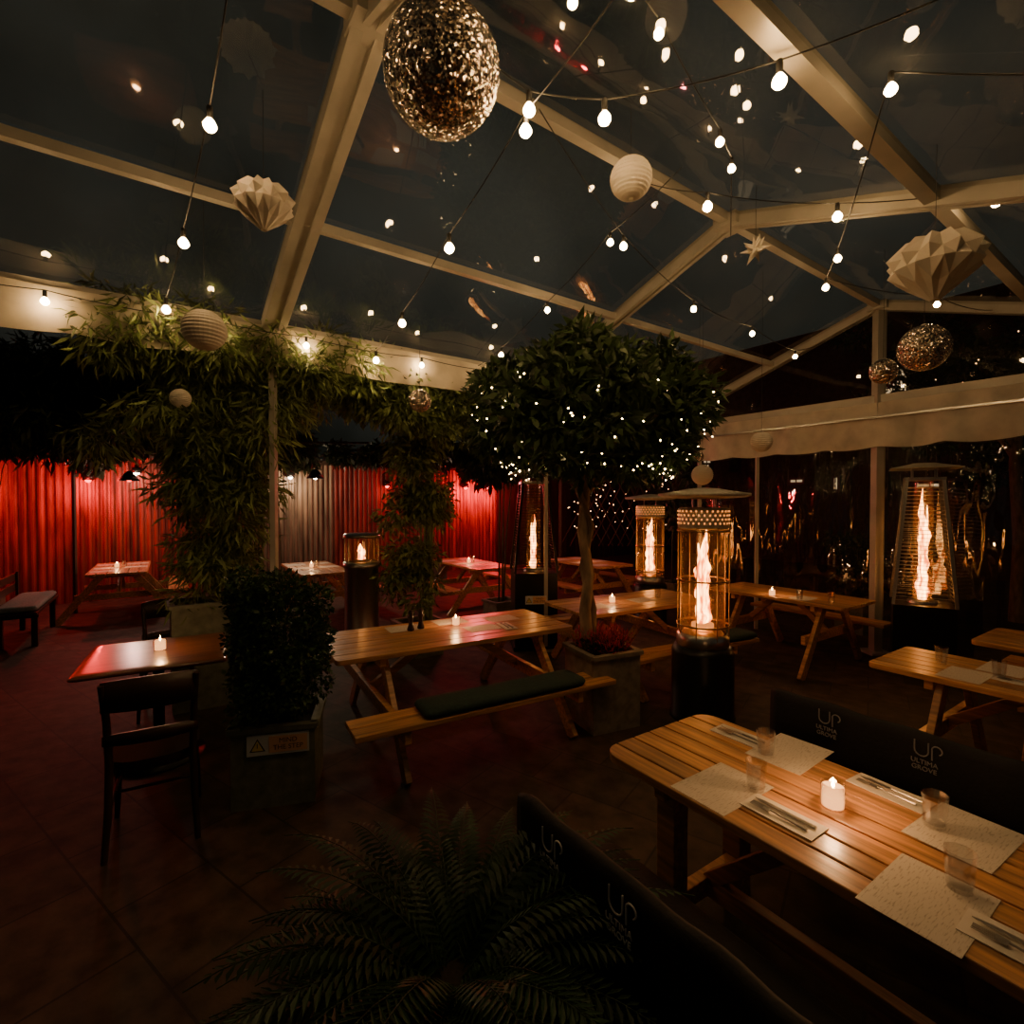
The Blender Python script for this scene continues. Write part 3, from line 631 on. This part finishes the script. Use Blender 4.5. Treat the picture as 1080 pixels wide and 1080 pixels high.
# ---------------------------------------------------------------- hanging ornaments
def hang_top(x,y):
    v=Vector((x,y,0))-P3; return RZ(v.dot(l))
def disco(x,y,z,R):
    mb=MB(); n=26; mb.lathe([(max(1e-4,R*math.sin(pi*i/n)),-R*math.cos(pi*i/n)) for i in range(n+1)],(0,0,0),'glitter',52,True)
    mb.lathe([(.012,R*.98),(.02,R*1.0),(.02,R*1.05),(.001,R*1.08)],(0,0,0),'steel',10)
    mb.tube([(0,0,R),(0,0,hang_top(x,y)-z)],.002,'wire',4); mb.build('disco_ball',(x,y,z))
def ribbed(x,y,z,R):
    mb=MB(); n=34; mb.lathe([(max(.012,R*math.sin(pi*i/n)*(1+(.025 if i%2 else -.02))),-R*.98*math.cos(pi*i/n)) for i in range(n+1)],(0,0,0),'white',30,False)
    mb.tube([(0,0,R*.9),(0,0,hang_top(x,y)-z)],.0018,'wire',4); mb.build('paper_lantern',(x,y,z))
def origami(x,y,z,R,rot=0):
    mb=MB(); n=22; L=[(.14,.14,.74),(.62,.50,.62),(1.04,.80,.20),(.86,.98,-.10),(.60,.46,-.50),(.10,.10,-.86)]; vs=[]
    for i,(qa,qb,h) in enumerate(L):
        for j in range(n):
            t=2*pi*j/n+rot; q=qa if j%2 else qb; vs.append((R*q*math.cos(t),R*q*math.sin(t),R*h+(R*.05 if (j%2 and 0<i<5) else 0)))
    for i in range(len(L)-1):
        for j in range(n):
            a,b_,c,e=i*n+j,i*n+(j+1)%n,(i+1)*n+j,(i+1)*n+(j+1)%n
            tr=[(a,c,b_),(b_,c,e)] if j%2 else [(a,c,e),(a,e,b_)]
            for t_ in tr: mb.add([vs[k] for k in t_],[(0,1,2)],'white',False)
    mb.tube([(0,0,R*.7),(0,0,hang_top(x,y)-z)],.0018,'wire',4); mb.build('origami_lantern',(x,y,z))
def star(x,y,z,R):
    mb=MB()
    for i in range(16):
        dv=Vector(rng.normal(size=3)).normalized(); a=dv.orthogonal().normalized()*R*.3; b_=dv.cross(a.normalized())*R*.3
        mb.add([a,b_,-a,-b_,dv*R],[(0,1,4),(1,2,4),(2,3,4),(3,0,4)],'white')
    mb.tube([(0,0,0),(0,0,hang_top(x,y)-z)],.0018,'wire',4); mb.build('paper_star',(x,y,z))
disco(-.27,2.0,3.46,.222); disco(3.04,3.8,2.94,.165); disco(3.03,4.2,2.87,.1); disco(-.86,4.8,2.75,.105)
origami(-1.295,2.7,3.35,.15); origami(2.13,2.6,2.99,.20,.2)
ribbed(.643,2.8,3.55,.11); ribbed(-1.91,3.2,2.87,.125); ribbed(-2.58,4.0,2.61,.075); ribbed(2.43,5.0,2.39,.1); ribbed(1.93,5.2,2.08,.105); disco(1.95,5.35,2.28,.05)
star(1.65,3.5,3.51,.10)
# ---------------------------------------------------------------- string lights
def string(bulbs,anchors=(None,None),n=10,sag=.05,name='string_lights',sc=1.):
    mb=MB(); P=[Vector(b) for b in bulbs]
    Q=([Vector(anchors[0])] if anchors[0] else [])+[b+Vector((0,0,.085*sc)) for b in P]+([Vector(anchors[1])] if anchors[1] else [])
    pts=[]
    for a,b_ in zip(Q[:-1],Q[1:]):
        for i in range(n):
            t=i/n; v=a.lerp(b_,t); v.z-=sag*4*t*(1-t)*(b_-a).length*.5; pts.append(v)
    pts.append(Q[-1]); mb.tube(pts,.0035,'wire',6,False)
    for b in P:
        f=lambda L:[(x*sc,y*sc) for x,y in L]
        mb.lathe(f([(.012,.085),(.014,.07),(.013,.03),(.010,.026)]),b,'wire',10)
        mb.lathe(f([(.011,.03),(.020,.018),(.0275,.004),(.0275,-.008),(.020,-.02),(.010,-.027),(.001,-.029)]),b,'bulb',10)
    mb.build(name)
S=lambda s,w,z:T(s,w,z)
string([S(6.78,-.6,3.68),S(6.80,.27,3.5),S(6.86,1.11,3.3),S(6.92,2.08,3.2)],(T(6.75,-1.35,3.64),T(6.95,2.4,3.28)))
string([S(5.62,-.53,3.5),S(5.58,.27,3.3),S(5.41,1.35,3.2),S(5.3,2.2,3.12)],(T(5.7,-1.35,3.62),T(5.3,2.4,3.28)))
string([(.077,2.33,3.56),(.41,2.3,3.5),(1.08,2.1,3.5),(1.9,1.75,3.62)],(T(5.9,-.3,4.0),T(3.9,-2.8,3.2)))
string([(1.19,3.15,3.6),(2.05,3.26,3.6),(2.9,3.1,3.6)],(T(4.2,0.0,4.05),(3.9,2.9,3.7)))
string([(1.56,2.14,3.5),(2.27,3.6,3.5),(2.48,4.08,3.5),(3.65,4.43,3.5)],(T(3.9,-2.6,3.25),T(0,-1.0,3.76)),sc=.85)
string([(.74,3.43,3.5),(1.55,4.4,3.45),(2.42,5.19,3.5),(3.3,6.0,3.5)],(T(5.2,-.1,4.05),T(0,.6,3.85)),sc=.85)
string([(.25,2.15,3.86),(.47,2.05,3.8),(.62,2.2,3.78),(1.05,2.62,3.62),(1.25,2.95,3.7)],((.0,2.1,3.95),T(3.1,0,4.0)),sc=.75)
string([(.05,1.75,3.62),(.3,1.7,3.60),(.42,1.65,3.55)],((-.3,1.9,3.8),(.9,1.5,3.55)),sc=.7)
string([S(4.2,.3,3.75),S(4.15,1.1,3.5),S(4.1,1.9,3.3)],(T(4.3,-.4,3.9),T(4.1,2.4,3.28)),sc=.85)
string([S(s,2.28,3.17) for s in (8.6,7.6,6.6,5.9,4.8,3.9,2.7,1.5)],(T(9.2,2.3,3.25),T(.1,2.3,3.25)),sc=.9)
# ---------------------------------------------------------------- wall lamps
def wall_lamp(s,z,k,e,col,w=9.45):
    mb=MB(); c=T(s,w,z); mb.lathe([(.03,.12),(.07,.10),(.09,0.0),(.085,0.0)],c,'blackmetal',16); mb.ball(c+Vector((0,0,.0)),.045,k,6)
    mb.beam(c+Vector((0,0,.1)),T(s,9.58,z+.15),.03,.03,'blackmetal'); mb.build('wall_lamp')
    plight('wall_lamp_light',T(s,w-.35,z-.15),e,col,.06)
wall_lamp(7.9,2.2,'redem',62,(1,.03,.03)); wall_lamp(9.4,2.2,'redem',34,(1,.03,.03)); wall_lamp(4.5,2.35,'whiteem',40,(1,.74,.45))
wall_lamp(2.3,2.2,'redem',14,(1,.06,.05)); wall_lamp(.1,2.2,'redem',100,(1,.03,.04)); wall_lamp(-.6,2.2,'redem',60,(1,.03,.04)); wall_lamp(7.2,2.35,'whiteem',9,(1,.8,.5))
def pendant(x,y,z,e,col,k='redem'):
    mb=MB(); mb.lathe([(.02,.16),(.05,.14),(.15,0),(.145,0),(.04,.13)],(0,0,0),'blackmetal',20); mb.ball((0,0,.02),.035,k,6); mb.tube([(0,0,.15),(0,0,.6)],.004,'wire',4)
    mb.beam((-.9,0,.6),(.9,0,.6),.03,.03,'fence')
    mb.beam((-.9,0,.6),(-.9,0,-z),.04,.04,'fence'); mb.build('pendant_lamp',(x,y,z)); plight('pendant_light',(x,y,z-.06),e,col,.04)
pendant(-6.2,8.3,2.15,30,(1,.5,.4)); pendant(-.6,9.0,2.2,34,(1,.16,.17)); pendant(1.5,9.3,2.2,14,(1,.2,.2)); pendant(-3.3,8.6,2.2,22,(1,.76,.5),'whiteem')  # white pendant is an added light, brightening a candle-lit table
# ---------------------------------------------------------------- world & camera
w=D.worlds.new('night'); C.scene.world=w; w.use_nodes=True; nt=w.node_tree; nt.nodes.clear()
o=N(nt,'ShaderNodeOutputWorld'); bg=N(nt,'ShaderNodeBackground'); tc=N(nt,'ShaderNodeTexCoord'); nz=N(nt,'ShaderNodeTexNoise'); nz.inputs['Scale'].default_value=1.8; nz.inputs['Detail'].default_value=4
cr=N(nt,'ShaderNodeValToRGB'); cr.color_ramp.elements[0].position=.40; cr.color_ramp.elements[1].position=.7
cr.color_ramp.elements[0].color=(.004,.0042,.003,1); cr.color_ramp.elements[1].color=(.036,.036,.029,1)
nt.links.new(tc.outputs['Generated'],nz.inputs[0]); nt.links.new(nz.outputs['Fac'],cr.inputs[0]); nt.links.new(cr.outputs[0],bg.inputs[0]); nt.links.new(bg.outputs[0],o.inputs[0])
cam=D.cameras.new('camera'); cam.lens=18; cam.sensor_width=36; cam.clip_start=.02
co=link(D.objects.new('camera',cam)); co.location=(0,0,1.8); co.rotation_euler=(math.radians(90-1.06),0,0); C.scene.camera=co
